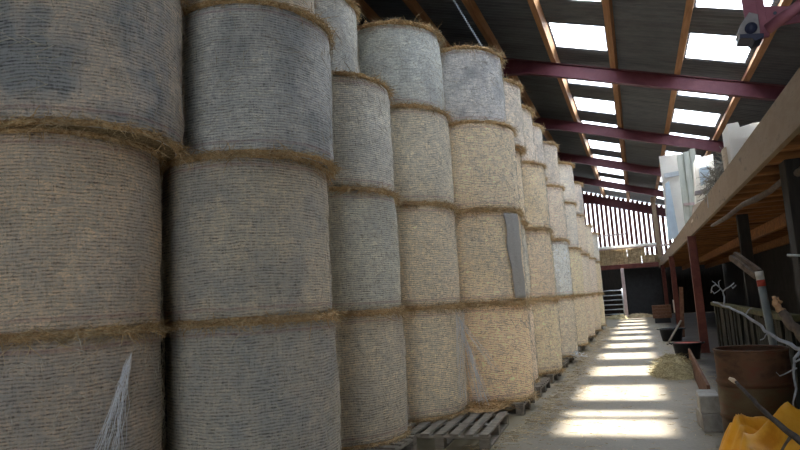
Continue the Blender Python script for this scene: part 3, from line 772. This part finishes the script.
for k in range(n):
    w = (xb-xa)/n; MB().box((k*w-(.0 if k%2 else .03), (.07 if k%2 else 0), .0), ((k+1)*w+(.0 if k%2 else .03)-.012, (.11 if k%2 else .05), zt-DZ+.03*k)).build('ribbed_sheet', M['greengrey'], t, bevel=.012)
MB().box((-.01,-.03,.75), (xb-xa+.01,-.005,.82)).build('strap', M['whitepost'], t)
P = [(665,184),(669,181),(679,236),(668,241)]
quadslab('leaning_sheet', P, 20.13, .05, M['bluewhite'], 'pale blue-white sheet leaning in front of the white board', 'sheet')
xx = at(664,176,20.12); x2 = at(681,173,20.12)
tag(MB().bar(xx, x2, .08, .14).build('grey_rail', M['galv']), 'short grey rail held across the front of the white board', 'rail')
quadslab('white_carton', [(695,159),(713,154),(716,197),(695,210)], 15.2, .5, M['white'], 'bright sunlit white carton right of the ribbed sheets', 'carton', drop=True)
quadslab('cream_carton', [(694,205),(707,198),(704,214),(693,224)], 13.8, .4, M['card'], 'cream carton low at the loft edge beside the ribbed sheets', 'carton', drop=True)
quadslab('blue_grey_box', [(700,168),(709,166),(710,180),(702,184)], 14.89, .3, M['bluewhite'], 'small blue-grey box perched on the sunlit goods', 'box')
quadslab('grey_board', [(695,191),(711,188),(711,192),(695,195)], 15.02, .17, M['steelgrey'], 'dark narrow board lying across the loft goods', 'board')
quadslab('hanging_sheet', [(707,192),(713,186),(713,203),(708,208)], 10.9, .03, M['galv'], 'small grey sheet hanging over the loft edge board', 'sheet')
quadslab('cardboard_box', [(727,124),(738,122),(740,127),(753,123),(760,122),(752,137),(729,139)], 8.6, .5, M['white'], 'sunlit cream box with a stepped top edge on the near loft', 'box')
quadslab('cardboard_box', [(729,139),(745,137.5),(744,148),(732,158)], 8.6, .4, M['white'], 'smaller white box below the stepped cream box', 'box', drop=True)
quadslab('cream_carton', [(723,148),(730,145),(732,159),(726,163)], 8.9, .2, M['card'], 'upright narrow cream carton among the grey stalks', 'carton', drop=True)
random.seed(8); mb = MB()
for k in range(420):
    s = random.random(); px, py = 708+26*s+random.uniform(-3,3), 190-34*s+random.uniform(-10,8); Y = 11.3-2.4*s
    p = at(px, py, Y); p.x = max(p.x, LX-.03); p.z = max(p.z, DZ+.03)
    mb.strand(p, (random.gauss(-.2,.5), random.gauss(0,.5), random.gauss(-.1,.8)), random.uniform(.08,.26), random.uniform(.008,.02), .3)
tag(mb.build('dry_stalks', M['greybits']), 'tangle of dry grey stalks piled at the loft edge', 'stalks', kind='stuff')

# ------------------------------------------------------------------ far end: straw platform, red beam, gate
tag(MB().box((-2.6, 33.6, 2.55), (1.1, 33.75, 2.78)).build('platform_beam', M['redpost'], bevel=.01), 'red steel beam under the straw platform at the far end', 'beam')
tag(MB().box((-2.6, 33.76, 2.72), (1.1, 35.5, 2.78)).build('straw_platform', M['joist']), 'raised timber platform carrying straw at the far end', 'platform')
def small_bale(x, z, w, lab):
    random.seed(int(x*100)+int(z*10)); t = empty('square_bale', (x, 33.8, z), label=lab, cat='straw bale', group='small straw bales on the far platform')
    mb = MB(); mb.box((0,0,0), (w,.5,.4))
    for k in range(260):
        a = random.uniform(-.6,.6); mb.strand((random.uniform(0,w), -.005, random.uniform(0,.42)), (cos(a), random.uniform(-.3,0), sin(a)), random.uniform(.06,.2), .012, .2)
    mb.build('straw_block', M['loose'], t)
    for s in (.25, .75): MB().box((w*s-.008,-.012,-.0), (w*s+.008,.51,.405)).build('twine', M['brown_branch'], t)
posn = ['far left', 'left of centre', 'centre', 'right end']
for r_, zz in ((0, 2.782), (1, 3.19)):
    for k in range(4 if r_ == 0 else 3):
        small_bale(-2.3+.88*k+(.2 if r_ else 0), zz, .85, 'small straw bale on the far platform, %s row, %s' % (('lower', 'upper')[r_], posn[k]))
t = empty('metal_gate', (-1.9, 33.0, 0), label='galvanised five-rail gate at the far end left of the pink post', cat='gate')
for k in range(6): MB().tube([(0,0,.25+.24*k), (1.12,0,.25+.24*k)], .028, 8).build('rail', M['galv'], t, True)
for x in (0, 1.12): MB().tube([(x,0,.15), (x,0,1.55)], .03, 8).build('stile', M['galv'], t, True)
tag(MB().box((-.76, 33.4, 0), (-.60, 33.56, 2.55)).build('pink_post', M['whitepost'], bevel=.01), 'pinkish white post beside the metal gate at the far end', 'post')
tag(MB().box((-2.0, 33.62, 3.66), (1.12, 33.7, 3.78)).build('platform_rail', M['white']), 'pale rail along the top of the straw on the far platform', 'rail')
tag(MB().box((-.55, 34.6, 0), (1.15, 34.66, 2.54)).build('black_sheet', M['black']), 'black sheet closing the doorway at the far end', 'sheet')

# ------------------------------------------------------------------ pink steel bracket and chain near the roof
t = empty('steel_hanger', at(756, 20, 3.15), label='faded pink steel hanger with bolt holes and a tube, top right', cat='bracket')
o0 = t.location.copy()
def rel(px, py, Y): return at(px, py, Y)-o0
def slab_rel(name, pts, Y, depth, m):
    P = [rel(px, py, Y) for px, py in pts]; n = len(P); B = [p+Vector((0, depth, 0)) for p in P]
    return MB().add(P+B, [tuple(range(n)), tuple(range(2*n-1, n-1, -1))]+[(i, i+n, (i+1)%n+n, (i+1)%n) for i in range(n)]).build(name, m, t, bevel=.002)
top = rel(752, 0, 3.15); 
MB().bar(rel(755,36,3.15), Vector((top.x-.13, 0, 5.75-o0.z)), .055, .02, (0,1,0)).build('hanger_bar', M['pink'], t, bevel=.002)
MB().bar(rel(764,38,3.19), Vector((top.x-.05, .04, 5.75-o0.z)), .045, .02, (0,1,0)).build('hanger_bar', M['pink'], t, bevel=.002)
slab_rel('gusset_plate', [(759,6),(806,6),(806,21),(776,26),(768,36),(759,37)], 3.22, .012, M['pink'])
for k in range(5): MB().tube([rel(763, 9+5.6*k, 3.215), rel(763, 9+5.6*k, 3.235)], .004, 8).build('bolt_hole', M['blueblack'], t)
MB().tube([rel(775,13,3.21), rel(775,13,3.235)], .008, 10).build('bolt_hole', M['blueblack'], t)
MB().tube([rel(768,29,3.12), rel(812,-4,3.0)], .026, 14).build('brace_tube', M['pink'], t, True)
slab_rel('clamp_shell', [(749,12),(740,26),(738,33),(742,37),(752,38),(760,37),(760,30),(758,14)], 3.08, .09, M['steelgrey'])
MB().tube([rel(751,28,3.065), rel(751,28,3.16)], .026, 16).build('rubber_bush', M['blueblack'], t, True)
slab_rel('foot_pad', [(740,34),(764,33),(764,37),(755,41),(752,38),(740,38)], 3.06, .11, M['blueblack'])
# zinc chain beside the high purlin
random.seed(2); t = empty('zinc_chain', label='thin pale zinc chain hanging between purlins above the fifth stack', cat='chain')
a, b = at(446, -12, 8.3), at(484, 50, 9.0); mb = MB(); N = 60
for k in range(N):
    p = a.lerp(b, k/N); q = a.lerp(b, (k+.72)/N); mb.tube([p, p.lerp(q,.5)+Vector((.012 if k%2 else -.012,0,0)), q], .011, 5)
mb.build('chain_links', M['zinc'], t)

# ------------------------------------------------------------------ light
w = bpy.data.worlds.new('sky'); SC.world = w; w.use_nodes = True
bg = w.node_tree.nodes['Background']
n = w.node_tree.nodes; l = w.node_tree.links
tc = n.new('ShaderNodeTexCoord'); sx = n.new('ShaderNodeSeparateXYZ'); l.new(tc.outputs['Generated'], sx.inputs[0])
rp = n.new('ShaderNodeValToRGB'); e = rp.color_ramp.elements
e[0].position = .0; e[0].color = (.75, .80, .85, 1); e[1].position = .7; e[1].color = (.62, .78, 1.0, 1)
l.new(sx.outputs[2], rp.inputs[0]); l.new(rp.outputs[0], bg.inputs[0])
bg.inputs[1].default_value = 2.6
sd = bpy.data.lights.new('sun', 'SUN'); so = bpy.data.objects.new('sun', sd); C.objects.link(so)
sd.energy = 16; sd.angle = radians(2.6); sd.color = (1, .96, .9)
so.rotation_euler = Vector((.25, -1.1, -6.7)).to_track_quat('-Z', 'Y').to_euler()
# daylight portals in the skylight openings and the doorway
def portal(loc, sx_, sy_, direction):
    d = bpy.data.lights.new('portal', 'AREA'); d.shape = 'RECTANGLE'; d.size = sx_; d.size_y = sy_; d.cycles.is_portal = True
    o = bpy.data.objects.new('portal', d); C.objects.link(o); o.location = loc
    o.rotation_euler = Vector(direction).to_track_quat('-Z', 'Y').to_euler()
PORTALS = True
if PORTALS:
    for yc in SKY:
        for xc in (-PX/2, PX*1.5):
            d = bpy.data.lights.new('portal', 'AREA'); d.shape = 'RECTANGLE'; d.size = PX*.85; d.size_y = 2*SKYH; d.cycles.is_portal = True
            o = bpy.data.objects.new('portal', d); C.objects.link(o); o.location = (xc, yc, zr(xc)+.04)
            o.rotation_euler = (0, math.atan(-SL), 0)
    portal((-.6, Y0-.1, 1.35), 2.6, 2.7, (0, 1, 0))

# ------------------------------------------------------------------ camera
cd = bpy.data.cameras.new('camera'); co = bpy.data.objects.new('camera', cd); C.objects.link(co)
cd.sensor_width = 36; cd.lens = F/800*36; cd.clip_start = .05; cd.clip_end = 200
ux = Vector((_x.x, _d.x, _v.x)); uy = Vector((_x.y, _d.y, _v.y)); uz = Vector((_x.z, _d.z, _v.z))
# camera axes in the world: right, up (image up) and back
right = Vector((ux.x, ux.y, ux.z)); down = Vector((uy.x, uy.y, uy.z)); fwd = Vector((uz.x, uz.y, uz.z))
R3 = Matrix((right, -down, -fwd)).transposed()
co.matrix_world = Matrix.Translation((0, 0, H)) @ R3.to_4x4()
SC.camera = co
SC.view_settings.view_transform = 'Standard'; SC.view_settings.look = 'None'; SC.view_settings.gamma = 1
SC.view_settings.use_curve_mapping = False
SC.view_settings.exposure = 1.38
SC.cycles.max_bounces = 8; SC.cycles.diffuse_bounces = 5; SC.cycles.transparent_max_bounces = 12
